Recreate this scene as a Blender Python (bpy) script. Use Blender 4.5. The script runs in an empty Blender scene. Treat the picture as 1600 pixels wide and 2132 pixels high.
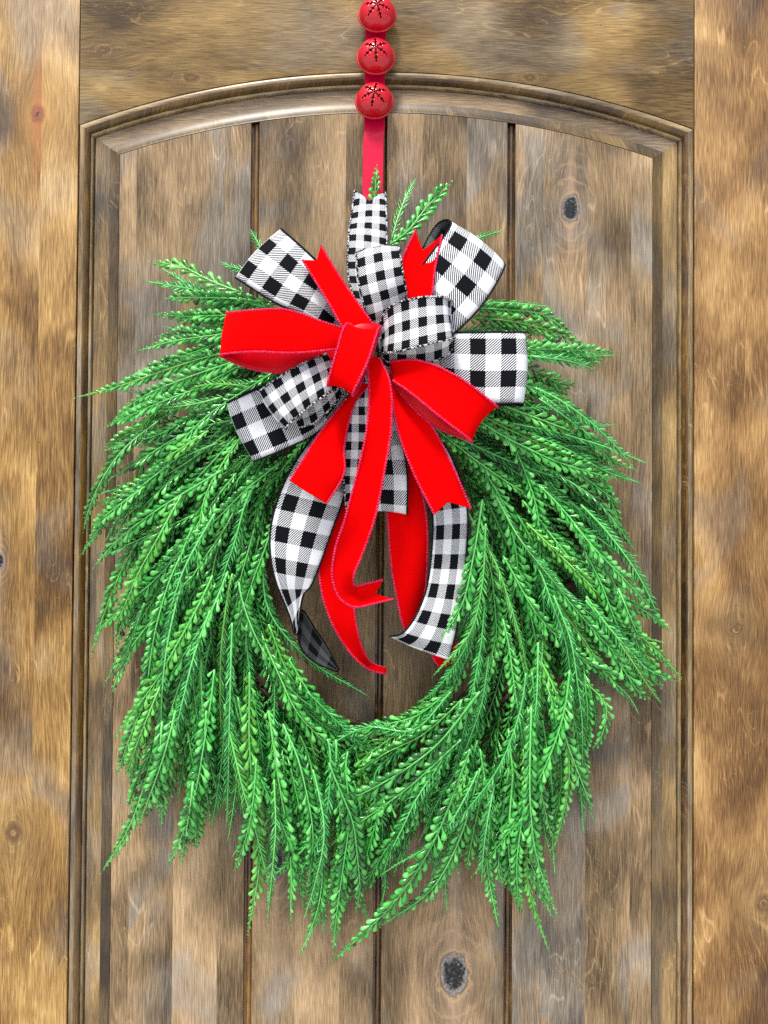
import bpy, bmesh, math, random
import numpy as np
from mathutils import Vector, Matrix, Euler
from mathutils.geometry import delaunay_2d_cdt

random.seed(7)
rng = np.random.default_rng(11)
SC = bpy.context.scene
COL = SC.collection
PI = math.pi

# ------------------------------------------------------------------ camera
DIST = 1.10                      # camera to door face, metres
PITCH, ROLL = 1.05, 0.41         # degrees
LENS = 18.0 / (0.45 / DIST)
cam_d = bpy.data.cameras.new('camera')
cam_d.sensor_fit = 'HORIZONTAL'; cam_d.sensor_width = 36.0; cam_d.lens = LENS
cam_d.clip_start = 0.02; cam_d.clip_end = 500
cam = bpy.data.objects.new('camera', cam_d); COL.objects.link(cam)
CAM_R = (Matrix.Rotation(math.radians(90 + PITCH), 3, 'X') @ Matrix.Rotation(math.radians(ROLL), 3, 'Z'))
CAM_P = Vector((0, -DIST, -DIST * math.tan(math.radians(PITCH))))
cam.matrix_world = Matrix.Translation(CAM_P) @ CAM_R.to_4x4()
SC.camera = cam

# ------------------------------------------------------------------ sky, sun, exposure
SUN_DIR = Vector((-0.20, -0.60, 1.0)).normalized()      # towards the sun
world = bpy.data.worlds.new('World'); SC.world = world; world.use_nodes = True
wn = world.node_tree.nodes; wl = world.node_tree.links
sky = wn.new('ShaderNodeTexSky'); sky.sky_type = 'NISHITA'; sky.sun_disc = False
sky.sun_elevation = math.asin(SUN_DIR.z); sky.sun_rotation = math.atan2(SUN_DIR.x, SUN_DIR.y)
sky.air_density = 1.0; sky.dust_density = 4.0; sky.ozone_density = 1.0
wl.new(sky.outputs[0], wn['Background'].inputs[0]); wn['Background'].inputs[1].default_value = 0.095
sun_d = bpy.data.lights.new('sun', 'SUN'); sun_d.energy = 2.0; sun_d.angle = math.radians(11); sun_d.color = (1.0, 0.95, 0.87)
sun = bpy.data.objects.new('sun', sun_d); COL.objects.link(sun)
sun.rotation_euler = (-SUN_DIR).to_track_quat('-Z', 'Y').to_euler(); sun.location = SUN_DIR * 3
SC.view_settings.view_transform = 'Standard'; SC.view_settings.look = 'None'
SC.view_settings.exposure = 1.06; SC.view_settings.gamma = 1.0; SC.view_settings.use_curve_mapping = False

SC.cycles.max_bounces = 4; SC.cycles.diffuse_bounces = 2; SC.cycles.glossy_bounces = 2; SC.cycles.transmission_bounces = 1
SC.cycles.caustics_reflective = False; SC.cycles.caustics_refractive = False
SC.cycles.use_adaptive_sampling = True; SC.cycles.adaptive_threshold = 0.012
SC.cycles.use_denoising = False      # keeps the fine grain of the wood and the weave crisp
SC.cycles.sample_clamp_indirect = 4.0

# ------------------------------------------------------------------ helpers
def U(px, py, d=0.0):
    """photo pixel -> world point lying d metres in front of the door face"""
    v = Vector(((px - 800) / 800 * 18.0 / LENS, (1066 - py) / 800 * 18.0 / LENS, -1.0))
    w = CAM_R @ v
    t = (-d - CAM_P.y) / w.y
    return CAM_P + w * t

def link(o, parent=None):
    COL.objects.link(o)
    if parent is not None: o.parent = parent
    return o

def thing(name, label, cat, group=None):
    o = bpy.data.objects.new(name, None); o.empty_display_size = 0.05
    o['label'] = label; o['category'] = cat
    if group: o['group'] = group
    return link(o)

def mesh_np(name, V, quads=None, tris=None, smooth=True):
    """fast mesh from numpy arrays"""
    me = bpy.data.meshes.new(name)
    V = np.asarray(V, dtype=np.float32).reshape(-1, 3)
    me.vertices.add(len(V)); me.vertices.foreach_set('co', V.ravel())
    idx = []; starts = []; n = 0
    if quads is not None and len(quads):
        q = np.asarray(quads, dtype=np.int32).reshape(-1, 4)
        idx.append(q.ravel()); starts.append(np.arange(len(q)) * 4 + n); n += q.size
    if tris is not None and len(tris):
        t = np.asarray(tris, dtype=np.int32).reshape(-1, 3)
        idx.append(t.ravel()); starts.append(np.arange(len(t)) * 3 + n); n += t.size
    idx = np.concatenate(idx); starts = np.concatenate(starts).astype(np.int32)
    me.loops.add(len(idx)); me.loops.foreach_set('vertex_index', idx)
    me.polygons.add(len(starts)); me.polygons.foreach_set('loop_start', starts)
    me.update(calc_edges=True)
    if smooth: me.shade_smooth()
    return me

def obj(name, me, mat, parent=None):
    o = bpy.data.objects.new(name, me)
    if mat is not None and len(me.materials) == 0: me.materials.append(mat)
    return link(o, parent)

def grid_faces(nr, nc, wrap=False):
    r = np.arange(nr - 1)[:, None]; c = np.arange(nc if wrap else nc - 1)[None, :]
    a = r * nc + c; b = r * nc + (c + 1) % nc
    return np.stack([a, b, b + nc, a + nc], -1).reshape(-1, 4)

def tube(path, rad, sides=6, ref=None, capped=True):
    """tube along path (N,3) with radius array; returns verts, quads, tris"""
    P = np.asarray(path, float); N = len(P)
    T = np.gradient(P, axis=0); T /= np.linalg.norm(T, axis=1, keepdims=True) + 1e-12
    ref = np.array([0, -1.0, 0]) if ref is None else ref
    S = np.cross(T, ref); bad = np.linalg.norm(S, axis=1) < 1e-3
    S[bad] = np.cross(T[bad], [1.0, 0.1, 0]); S /= np.linalg.norm(S, axis=1, keepdims=True)
    Nn = np.cross(S, T)
    rad = np.broadcast_to(rad, (N,))
    a = np.arange(sides) / sides * 2 * PI
    V = P[:, None] + rad[:, None, None] * (np.cos(a)[None, :, None] * S[:, None] + np.sin(a)[None, :, None] * Nn[:, None])
    V = V.reshape(-1, 3); Q = grid_faces(N, sides, True); Tn = []
    if capped:
        V = np.vstack([V, P[0], P[-1]]); i0 = N * sides
        for k in range(sides):
            Tn.append((i0, (k + 1) % sides, k)); Tn.append((i0 + 1, (N - 1) * sides + k, (N - 1) * sides + (k + 1) % sides))
    return V, Q, np.array(Tn, int).reshape(-1, 3)

def catmull(P, n):
    """centripetal-ish Catmull-Rom through points P (k,m), n samples evenly spread by length"""
    P = np.asarray(P, float); k = len(P)
    d = np.linalg.norm(np.diff(P, axis=0), axis=1) ** 0.5 + 1e-6
    t = np.concatenate([[0], np.cumsum(d)])
    m = np.zeros_like(P)
    for i in range(k):
        if i == 0: m[i] = (P[1] - P[0]) / (t[1] - t[0])
        elif i == k - 1: m[i] = (P[-1] - P[-2]) / (t[-1] - t[-2])
        else:
            a = (P[i] - P[i-1]) / (t[i] - t[i-1]); b = (P[i+1] - P[i]) / (t[i+1] - t[i])
            m[i] = (a * (t[i+1] - t[i]) + b * (t[i] - t[i-1])) / (t[i+1] - t[i-1])
    s = np.linspace(0, t[-1], 40 * k); i = np.clip(np.searchsorted(t, s, 'right') - 1, 0, k - 2)
    h = (t[i+1] - t[i]); x = ((s - t[i]) / h)[:, None]; h = h[:, None]
    C = (2*x**3 - 3*x**2 + 1) * P[i] + (x**3 - 2*x**2 + x) * h * m[i] + (-2*x**3 + 3*x**2) * P[i+1] + (x**3 - x**2) * h * m[i+1]
    L = np.concatenate([[0], np.cumsum(np.linalg.norm(np.diff(C, axis=0), axis=1))])
    q = np.linspace(0, L[-1], n)
    return np.stack([np.interp(q, L, C[:, j]) for j in range(C.shape[1])], 1)

def inside(p, poly):
    x, y = p; a = poly; b = np.roll(poly, -1, 0)
    c = ((a[:, 1] > y) != (b[:, 1] > y)) & (x < (b[:, 0] - a[:, 0]) * (y - a[:, 1]) / (b[:, 1] - a[:, 1] + 1e-9) + a[:, 0])
    return c.sum() % 2 == 1

# ------------------------------------------------------------------ node helpers
class NT:
    def __init__(s, name):
        s.mat = bpy.data.materials.new(name); s.mat.use_nodes = True
        s.t = s.mat.node_tree; s.n = s.t.nodes; s.b = s.n['Principled BSDF']
    def put(s, sock, v):
        if isinstance(v, bpy.types.NodeSocket): s.t.links.new(v, sock)
        elif isinstance(v, (tuple, list)) and len(v) == 3 and sock.type == 'RGBA': sock.default_value = (*v, 1)
        else: sock.default_value = v
    def m(s, op, a, b=None, c=None, clamp=False):
        n = s.n.new('ShaderNodeMath'); n.operation = op; n.use_clamp = clamp
        s.put(n.inputs[0], a)
        if b is not None: s.put(n.inputs[1], b)
        if c is not None: s.put(n.inputs[2], c)
        return n.outputs[0]
    def xyz(s, x, y, z):
        n = s.n.new('ShaderNodeCombineXYZ')
        for i, v in enumerate((x, y, z)): s.put(n.inputs[i], v)
        return n.outputs[0]
    def sep(s, v):
        n = s.n.new('ShaderNodeSeparateXYZ'); s.put(n.inputs[0], v); return n.outputs
    def noise(s, vec, scale=1, detail=3, rough=0.55, dist=0.0):
        n = s.n.new('ShaderNodeTexNoise'); s.put(n.inputs['Vector'], vec)
        n.inputs['Scale'].default_value = scale; n.inputs['Detail'].default_value = detail
        n.inputs['Roughness'].default_value = rough; n.inputs['Distortion'].default_value = dist
        return n.outputs[0]
    def white(s, v):
        n = s.n.new('ShaderNodeTexWhiteNoise'); n.noise_dimensions = '1D'; s.put(n.inputs['W'], v); return n.outputs[0]
    def smooth(s, v, a, b, lo=0.0, hi=1.0):
        n = s.n.new('ShaderNodeMapRange'); n.interpolation_type = 'SMOOTHSTEP'
        s.put(n.inputs[0], v); n.inputs[1].default_value = a; n.inputs[2].default_value = b
        n.inputs[3].default_value = lo; n.inputs[4].default_value = hi; return n.outputs[0]
    def mix(s, f, a, b, mode='MIX'):
        n = s.n.new('ShaderNodeMix'); n.data_type = 'RGBA'; n.blend_type = mode
        s.put(n.inputs[0], f); s.put(n.inputs[6], a); s.put(n.inputs[7], b); return n.outputs[2]
    def ramp(s, f, stops):
        n = s.n.new('ShaderNodeValToRGB'); s.put(n.inputs[0], f); e = n.color_ramp.elements
        while len(e) < len(stops): e.new(0.5)
        for i, (p, c) in enumerate(stops): e[i].position = p; e[i].color = (*c, 1)
        return n.outputs[0]
    def bump(s, h, strength, dist):
        n = s.n.new('ShaderNodeBump'); s.put(n.inputs['Height'], h)
        n.inputs['Strength'].default_value = strength; n.inputs['Distance'].default_value = dist
        s.t.links.new(n.outputs[0], s.b.inputs['Normal']); return n
    def tex(s, which='Object'):
        return s.n.new('ShaderNodeTexCoord').outputs[which]
    def set(s, **k):
        for a, v in k.items(): s.put(s.b.inputs[a.replace('_', ' ')], v)

def srgb(r, g, b):
    f = lambda c: (c/255/12.92) if c/255 <= 0.04045 else ((c/255 + 0.055)/1.055)**2.4
    return (f(r), f(g), f(b))

AMBER = [(0.03, (0.050, 0.023, 0.006)), (0.30, (0.132, 0.068, 0.018)), (0.52, (0.245, 0.140, 0.042)), (0.78, (0.41, 0.255, 0.088)), (1.0, (0.55, 0.375, 0.155))]
RUSSET = [(0.03, (0.048, 0.022, 0.007)), (0.30, (0.122, 0.062, 0.020)), (0.52, (0.214, 0.118, 0.041)), (0.78, (0.36, 0.215, 0.080)), (1.0, (0.49, 0.33, 0.145))]
OLIVE = [(0.03, (0.040, 0.023, 0.008)), (0.30, (0.104, 0.065, 0.022)), (0.52, (0.180, 0.115, 0.040)), (0.78, (0.30, 0.197, 0.072)), (1.0, (0.44, 0.30, 0.125))]
UMBER = [(0.03, (0.042, 0.027, 0.014)), (0.30, (0.116, 0.079, 0.040)), (0.52, (0.204, 0.140, 0.073)), (0.78, (0.34, 0.235, 0.128)), (1.0, (0.48, 0.345, 0.20))]

def wood(name, axis, seed, ramp, knots=(), strip=0.055, grey=0.5, coat=0.12, gloss=0.25, cloud=1.0):
    """stained knotty alder; axis = grain direction 'x' or 'z'; knots = (x, z, half width, half height, kind)"""
    s = NT(name)
    M = lambda a, b: s.m('MULTIPLY', a, b)
    A = lambda a, b: s.m('ADD', a, b)
    X, Y, Z = s.sep(s.tex('Object'))
    c, g = (X, Z) if axis == 'z' else (Z, X)
    c = A(c, M(Y, 0.6))
    cw = c; kd = []
    if knots: wob = s.noise(s.xyz(c, g, seed), 95, 3, 0.6)
    for (kx, kz, w, h, kind) in knots:
        kc, kg = (kx, kz) if axis == 'z' else (kz, kx)
        w2, h2 = (w, h) if axis == 'z' else (h, w)
        dc = s.m('SUBTRACT', c, kc); dg = s.m('SUBTRACT', g, kg)
        sq = lambda fx, fy: A(s.m('POWER', s.m('ABSOLUTE', s.m('DIVIDE', dc, w2 * fx)), 2.0), s.m('POWER', s.m('ABSOLUTE', s.m('DIVIDE', dg, h2 * fy)), 2.0))
        r = A(s.m('SQRT', sq(1, 1)), M(s.m('SUBTRACT', wob, 0.5), 0.9))
        f = s.m('EXPONENT', M(sq(2.8, 4.5), -1.0))
        cw = s.m('SUBTRACT', cw, M(M(dc, f), 0.85))
        halo = s.m('EXPONENT', M(sq(2.4, 3.6), -1.0))
        flame = s.m('EXPONENT', M(sq(0.55, 5.5), -1.0))
        kd.append((r, halo, flame, kind, wob))
    # glued strips, each with its own figure
    st = s.m('FLOOR', A(s.m('DIVIDE', c, strip), 0.37 + seed * 0.61))
    so = M(s.white(A(st, seed * 7.3)), 4.0)
    cw = A(cw, M(s.m('SUBTRACT', s.noise(s.xyz(M(cw, 12), M(g, 6), A(so, seed)), 1, 1), 0.5), 0.011))
    big = s.noise(s.xyz(M(cw, 11), M(g, 7.5), A(M(so, 0.6), seed * 3.1)), 1, 2, 0.45, 0.6)
    mid = s.noise(s.xyz(M(cw, 60), M(g, 10), A(so, seed * 1.7)), 1, 2, 0.55)
    fib = s.noise(s.xyz(M(cw, 1050), M(g, 24), seed), 1, 2, 0.8)
    fin = s.noise(s.xyz(M(cw, 1900), M(g, 55), seed + 5), 1, 1, 0.6)
    fig = s.noise(s.xyz(M(cw, 26), M(g, 5), A(so, seed * 2)), 1, 2, 0.5, 0.5)          # growth-ring figure: thin contour lines
    line = s.m('ABSOLUTE', s.m('SUBTRACT', s.m('FRACT', M(fig, 9.0)), 0.5))
    line = s.smooth(line, 0.0, 0.10, 1.0, 0.0)
    mask = s.smooth(s.noise(s.xyz(M(c, 16), M(g, 9), seed + 31), 1, 2), 0.50, 0.66)
    line = M(line, mask)
    tone = A(0.46, M(s.m('SUBTRACT', big, 0.5), 1.5 * cloud))
    tone = A(tone, M(s.m('SUBTRACT', mid, 0.5), 0.26))
    tone = A(tone, M(s.m('SUBTRACT', fib, 0.5), 0.95))
    tone = A(tone, M(s.m('SUBTRACT', fin, 0.5), 0.95))
    tone = A(tone, M(s.m('SUBTRACT', s.white(A(st, seed * 3.9)), 0.5), 0.14))
    tone = A(tone, M(line, 0.26))
    col = s.ramp(tone, ramp)
    # grey-green stain clouds with soft edges
    gm = s.noise(s.xyz(M(cw, 9), M(g, 6.5), A(M(so, 0.35), seed * 5.7)), 1, 2, 0.45, 0.7)
    gm = s.smooth(gm, 0.48, 0.66, 0, grey)
    greyc = s.ramp(tone, [(0.1, (0.050, 0.046, 0.038)), (0.5, (0.145, 0.135, 0.115)), (0.95, (0.30, 0.28, 0.245))])
    col = s.mix(gm, col, greyc)
    # short slanting pale scratches and dark specks
    scr = s.noise(s.xyz(A(M(c, 120), M(g, 55)), M(g, 26), seed + 29), 1, 1, 0.5, 0.6)
    scr = M(s.smooth(s.m('ABSOLUTE', s.m('SUBTRACT', scr, 0.5)), 0.0, 0.010, 1, 0), M(mask, 0.4))
    col = s.mix(scr, col, (0.46, 0.30, 0.13))
    spk = s.noise(s.xyz(M(c, 210), M(g, 120), seed + 41), 1, 1)
    col = s.mix(s.smooth(spk, 0.80, 0.84, 0, 0.7), col, (0.02, 0.014, 0.010))
    h = s.noise(s.xyz(M(c, 640), M(g, 30), seed), 1, 1, 0.6)
    if any(k[3] == 'dark' for k in kd): gr = s.noise(s.xyz(M(c, 330), M(g, 330), seed), 1, 3, 0.7)
    for (r, halo, flame, kind, wob) in kd:
        rings = s.noise(s.xyz(M(r, 3.2), M(wob, 2.0), seed), 1, 3, 0.7)
        if kind == 'orange':
            col = s.mix(M(halo, 0.65), col, (0.36, 0.19, 0.045))
            col = s.mix(M(flame, 0.7), col, (0.30, 0.10, 0.028))
            col = s.mix(s.smooth(r, 0.7, 1.2, 0.9, 0), col, s.ramp(rings, [(0.3, (0.10, 0.028, 0.010)), (0.7, (0.36, 0.12, 0.045))]))
            col = s.mix(s.smooth(r, 0.12, 0.30, 0.9, 0), col, (0.05, 0.02, 0.01))
        elif kind == 'dark':
            col = s.mix(M(halo, 0.55), col, s.ramp(rings, [(0.3, (0.075, 0.062, 0.052)), (0.7, (0.23, 0.17, 0.12))]))
            col = s.mix(M(flame, 0.55), col, (0.38, 0.26, 0.16))
            arcs = s.smooth(s.m('SINE', A(M(r, 7.0), M(mid, 9.0))), 0.55, 0.95)
            col = s.mix(M(M(arcs, halo), 0.45), col, (0.42, 0.28, 0.15))
            col = s.mix(s.smooth(r, 1.0, 1.2, 0.8, 0), col, (0.07, 0.052, 0.042))
            col = s.mix(s.smooth(r, 0.96, 1.08, 0.9, 0), col, s.ramp(gr, [(0.3, (0.10, 0.092, 0.09)), (0.7, (0.27, 0.255, 0.25))]))
            kc = s.ramp(gr, [(0.38, (0.003, 0.0035, 0.004)), (0.56, (0.020, 0.023, 0.025)), (0.66, (0.10, 0.105, 0.11)), (0.74, (0.50, 0.50, 0.49))])
            col = s.mix(s.smooth(r, 0.66, 0.94, 1, 0), col, kc)
        else:
            col = s.mix(M(halo, 0.5), col, s.ramp(rings, [(0.3, (0.060, 0.046, 0.026)), (0.7, (0.23, 0.15, 0.065))]))
            col = s.mix(s.smooth(r, 0.6, 1.2, 0.85, 0), col, s.ramp(rings, [(0.3, (0.045, 0.024, 0.010)), (0.55, (0.15, 0.085, 0.034)), (0.75, (0.42, 0.29, 0.14))]))
    s.set(Base_Color=col, Roughness=s.smooth(fib, 0.3, 0.7, 0.42, 0.58), Coat_Weight=coat, Coat_Roughness=gloss)
    s.b.inputs['Specular IOR Level'].default_value = 0.22
    s.bump(h, 0.22, 0.0006)
    return s.mat

# ================================================================== UNSEEN GROUND SHEET, added to bounce light and give reflections
s_ = NT('pale_concrete'); n_ = s_.noise(s_.tex('Object'), 3, 6)
s_.set(Base_Color=s_.ramp(n_, [(0.3, (0.50, 0.49, 0.48)), (0.7, (0.62, 0.61, 0.60))]), Roughness=0.9)
gm_ = mesh_np('ground', [(-60, -120, -1.5), (60, -120, -1.5), (60, 1, -1.5), (-60, 1, -1.5)], [(0, 1, 2, 3)])
g_ = obj('ground', gm_, s_.mat); g_['kind'] = 'structure'

# ================================================================== DOOR
XL = (U(163, 262).x + U(140, 2132).x) / 2; XR = (U(1448, 265).x + U(1443, 2132).x) / 2
ZC = (U(163, 262).z + U(1448, 265).z) / 2                # spring of the arch at the outer line
ZT = U(805, 148).z
MM = 0.0005625                                           # one photo pixel on the door face
chord = (XR - XL) / 2; sag = ZT - ZC
RAD = (chord ** 2 + sag ** 2) / (2 * sag); XM = (XL + XR) / 2; ZO = ZT - RAD
ZBOT, ZTOP = -1.49, 0.80
DOOR_XL, DOOR_XR = XL - 0.150, XR + 0.150

door = thing('door', 'stained knotty wood door with an arched raised panel of vertical planks', 'door')

def kn(px, py, w, h, kind):
    p = U(px, py); return (p.x, p.z, w * MM, h * MM, kind)

m_stile_l = wood('left_stile_wood', 'z', 1.3, AMBER, [kn(78, 236, 15, 22, 'orange'), kn(28, 1735, 20, 24, 'faint'), kn(0, 1168, 8, 16, 'dark')], strip=0.098, grey=0.45)
m_stile_r = wood('right_stile_wood', 'z', 2.9, RUSSET, [kn(1592, 1885, 22, 22, 'faint'), kn(1535, 1310, 18, 20, 'faint')], strip=0.105, grey=0.35)
m_rail = wood('top_rail_wood', 'x', 4.1, OLIVE, [kn(215, 103, 16, 12, 'faint'), kn(398, 160, 20, 11, 'faint'), kn(1105, 160, 16, 10, 'faint')], strip=0.085, grey=0.4)
m_bead = wood('bead_moulding_wood', 'z', 5.5, [(0.1, (0.07, 0.045, 0.018)), (0.45, (0.19, 0.135, 0.062)), (0.9, (0.36, 0.27, 0.14))], grey=0.5, coat=0.5, gloss=0.2)
m_beadx = wood('arch_moulding_wood', 'x', 6.5, [(0.1, (0.07, 0.045, 0.018)), (0.45, (0.19, 0.135, 0.062)), (0.9, (0.36, 0.27, 0.14))], grey=0.5, coat=0.5, gloss=0.2)
m_bev = wood('panel_bevel_wood', 'z', 7.7, OLIVE, grey=0.4, coat=0.7, gloss=0.22)
m_bevx = wood('arch_bevel_wood', 'x', 8.2, UMBER, grey=0.4, coat=0.35, gloss=0.30)
m_glaze_shade = wood('glazed_hollow_wood', 'z', 12.4, [(0.1, (0.025, 0.012, 0.003)), (0.5, (0.10, 0.050, 0.009)), (0.9, (0.22, 0.125, 0.024))], grey=0.0, coat=0.8, gloss=0.15)  # pooled glaze plus the shade of the bead's inner slope, painted in
m_cove_shade = wood('glazed_cove_wood', 'z', 13.4, [(0.1, (0.022, 0.014, 0.006)), (0.5, (0.075, 0.048, 0.017)), (0.9, (0.19, 0.122, 0.042))], grey=0.2, coat=0.5, gloss=0.32)  # gathered stain plus shade of the steep cove, put into the colour
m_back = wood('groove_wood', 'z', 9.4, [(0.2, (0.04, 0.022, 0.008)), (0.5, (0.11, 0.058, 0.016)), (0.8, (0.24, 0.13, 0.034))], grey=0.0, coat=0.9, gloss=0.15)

def arc_x(u, n):                                         # points of the arch offset inwards by u
    r = RAD - u; x0, x1 = XL + u, XR - u
    a0 = math.acos((x0 - XM) / r); a1 = math.acos((x1 - XM) / r)
    a = np.linspace(a0, a1, n)
    return np.stack([XM + r * np.cos(a), ZO + r * np.sin(a)], 1)
def arc_z(u, x):
    r = RAD - u; return ZO + math.sqrt(max(r * r - (x - XM) ** 2, 0))

def prism_xz(name, outline, y_front, y_back, mat, parent, bevel=0.0012, segs=2):
    """board: outline in xz, extruded in y, edges rounded"""
    bm = bmesh.new()
    vs = [bm.verts.new((x, y_front, z)) for x, z in outline]
    f = bm.faces.new(vs)
    r = bmesh.ops.extrude_face_region(bm, geom=[f])
    bmesh.ops.translate(bm, verts=[v for v in r['geom'] if isinstance(v, bmesh.types.BMVert)], vec=(0, y_back - y_front, 0))
    bmesh.ops.recalc_face_normals(bm, faces=bm.faces)
    if bevel:
        es = [e for e in bm.edges if all(abs(v.co.y - y_front) < 1e-6 for v in e.verts)]
        bmesh.ops.bevel(bm, geom=es, offset=bevel, segments=segs, affect='EDGES', profile=0.6)
    me = bpy.data.meshes.new(name); bm.to_mesh(me); bm.free()
    me.shade_smooth()
    o = obj(name, me, mat, parent)
    m = o.modifiers.new('smooth', 'EDGE_SPLIT'); m.split_angle = math.radians(50)
    return o

# stiles and top rail
G = 0.0005
o = prism_xz('stile', [(DOOR_XL, ZBOT), (XL - G, ZBOT), (XL - G, ZTOP), (DOOR_XL, ZTOP)], 0, 0.04, m_stile_l, door, 0.0008)
o['label'] = 'amber stained left stile with an orange knot'
o = prism_xz('stile', [(XR + G, ZBOT), (DOOR_XR, ZBOT), (DOOR_XR, ZTOP), (XR + G, ZTOP)], 0, 0.04, m_stile_r, door, 0.0008)
o['label'] = 'russet brown right stile'
arcp = arc_x(0.0, 97)
rail = [(x, z) for x, z in arcp] + [(XL + G, ZTOP), (XR - G, ZTOP)]
rail[0] = (XR - G, arcp[0][1] if arcp[0][0] > 0 else arcp[-1][1]) if arcp[0][0] > 0 else (XL + G, arcp[0][1])
rail[96] = (XL + G, arcp[-1][1]) if arcp[-1][0] < 0 else (XR - G, arcp[-1][1])
if arcp[0][0] < 0: rail = rail[:97] + [(XR - G, ZTOP), (XL + G, ZTOP)]
prism_xz('top_rail', rail, 0.0006, 0.04, m_rail, door, 0.0008)

def sweep(prof, mat_side, mat_arch, name, glaze_shade, u0, u1):
    """profile list of (u px, depth mm) run up the left side, round the arch and down the right side: three mitred pieces"""
    us = [p[0] * MM for p in prof]; ds = [-p[1] / 1000 for p in prof]
    nz = 2
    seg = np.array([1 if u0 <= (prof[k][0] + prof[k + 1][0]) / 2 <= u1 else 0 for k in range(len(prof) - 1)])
    for side in (0, 1):
        V = []
        for k in range(nz):
            for u, d in zip(us, ds):
                x = XL + u if side == 0 else XR - u
                zc = arc_z(u, x)
                V.append((x, d, ZBOT + (zc - ZBOT) * k / (nz - 1)))
        F = grid_faces(nz, len(us))
        if side == 1: F = F[:, ::-1]
        me = mesh_np(name, V, F); me.materials.append(mat_side); me.materials.append(glaze_shade)
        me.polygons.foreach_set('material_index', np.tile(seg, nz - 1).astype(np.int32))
        o = obj(name, me, None, door)
        m = o.modifiers.new('smooth', 'EDGE_SPLIT'); m.split_angle = math.radians(32)
    A = [arc_x(u, 121) for u in us]
    V = [(A[j][k][0], ds[j], A[j][k][1]) for k in range(121) for j in range(len(us))]
    F = grid_faces(121, len(us))
    if A[0][0][0] > 0: F = F[:, ::-1]
    me = mesh_np(name, V, F[:, ::-1]); me.materials.append(mat_arch); me.materials.append(glaze_shade)
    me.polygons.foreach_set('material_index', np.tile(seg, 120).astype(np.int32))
    o = obj(name, me, None, door)
    m = o.modifiers.new('smooth', 'EDGE_SPLIT'); m.split_angle = math.radians(32)

bead = [(2.2, -14), (2.5, -4), (3.0, -0.5), (3.8, 1.2)]
for k in range(1, 13):
    a = k / 12; bead.append((3.8 + a * 18.9, 1.4 + 1.9 * math.sin(a * PI * 0.62) * 1.0 - 6.2 * a ** 2.6))
bead += [(23.2, -5.6), (24.0, -4.6), (28.0, -4.4), (29.0, -4.7), (30.0, -6.6), (30.6, -12)]
sweep(bead, m_bead, m_beadx, 'bead_moulding', m_glaze_shade, 12.5, 24.0)
bev = [(30.9, -14), (31.2, -8.8), (32.2, -8.2)]
for k in range(1, 15):
    a = k / 14; bev.append((32.2 + a * 53.0, -8.2 + 0.5 * a + 6.2 * a ** 3.4))
bev += [(85.7, -1.45), (86.2, -3.2), (86.9, -3.2), (87.15, -1.0)]
sweep(bev, m_bev, m_bevx, 'panel_bevel', m_cove_shade, 64, 87)

# panel planks with rounded grooves between them
UP = 87.2 * MM
gx = [((U(533, 250).x + U(513, 2132).x) / 2), ((U(797, 240).x + U(786, 2132).x) / 2), ((U(1067, 250).x + U(1056, 2132).x) / 2)]
xb = [XL + UP] + gx + [XR - UP]
pk = [[], [kn(577, 1795, 16, 34, 'dark')], [kn(947, 2030, 27, 40, 'dark')], [kn(1190, 432, 17, 30, 'dark')]]
ramps = [UMBER, UMBER, UMBER, UMBER]
GW = 9.0 * MM
for i in range(4):
    a = xb[i] + (GW if i else 0); b = xb[i + 1] - (GW if i < 3 else 0)
    xs = np.linspace(a, b, 24)
    out = [(a, ZBOT), (b, ZBOT)] + [(x, arc_z(UP, x) - 0.0002) for x in xs[::-1]]
    mat = wood('plank_wood_%d' % i, 'z', 10.3 + 3.7 * i, ramps[i], pk[i], strip=0.052, grey=0.75)
    bm = bmesh.new()
    f = bm.faces.new([bm.verts.new((x, 0.001, z)) for x, z in out])
    bm.normal_update()
    if f.normal.y > 0: f.normal_flip()
    me = bpy.data.meshes.new('plank'); bm.to_mesh(me); bm.free()
    obj('plank', me, mat, door)
# groove profile as a part between planks: eased shoulder, flat floor, centre bead
for gxi in gx:
    prof = [(-1.0, -1.0), (-0.96, -1.3), (-0.93, -4.0), (-0.90, -8.6), (-0.50, -8.8), (-0.36, -7.4), (-0.06, -6.4), (0.30, -6.2), (0.62, -7.0), (0.80, -8.6), (0.90, -8.4), (0.94, -4.0), (0.96, -1.3), (1.0, -1.0)]
    V = []
    for k in range(2):
        for u, d in prof:
            x = gxi + u * GW; zt = arc_z(UP, x)
            V.append((x, -d / 1000, ZBOT + (zt - ZBOT) * k))
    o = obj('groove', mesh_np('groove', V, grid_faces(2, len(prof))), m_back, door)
    m = o.modifiers.new('smooth', 'EDGE_SPLIT'); m.split_angle = math.radians(60)
prism_xz('core', [(DOOR_XL + .02, ZBOT + .001), (DOOR_XR - .02, ZBOT + .001), (DOOR_XR - .02, ZTOP - .001), (DOOR_XL + .02, ZTOP - .001)], 0.0165, 0.036, m_back, door, 0)

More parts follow.
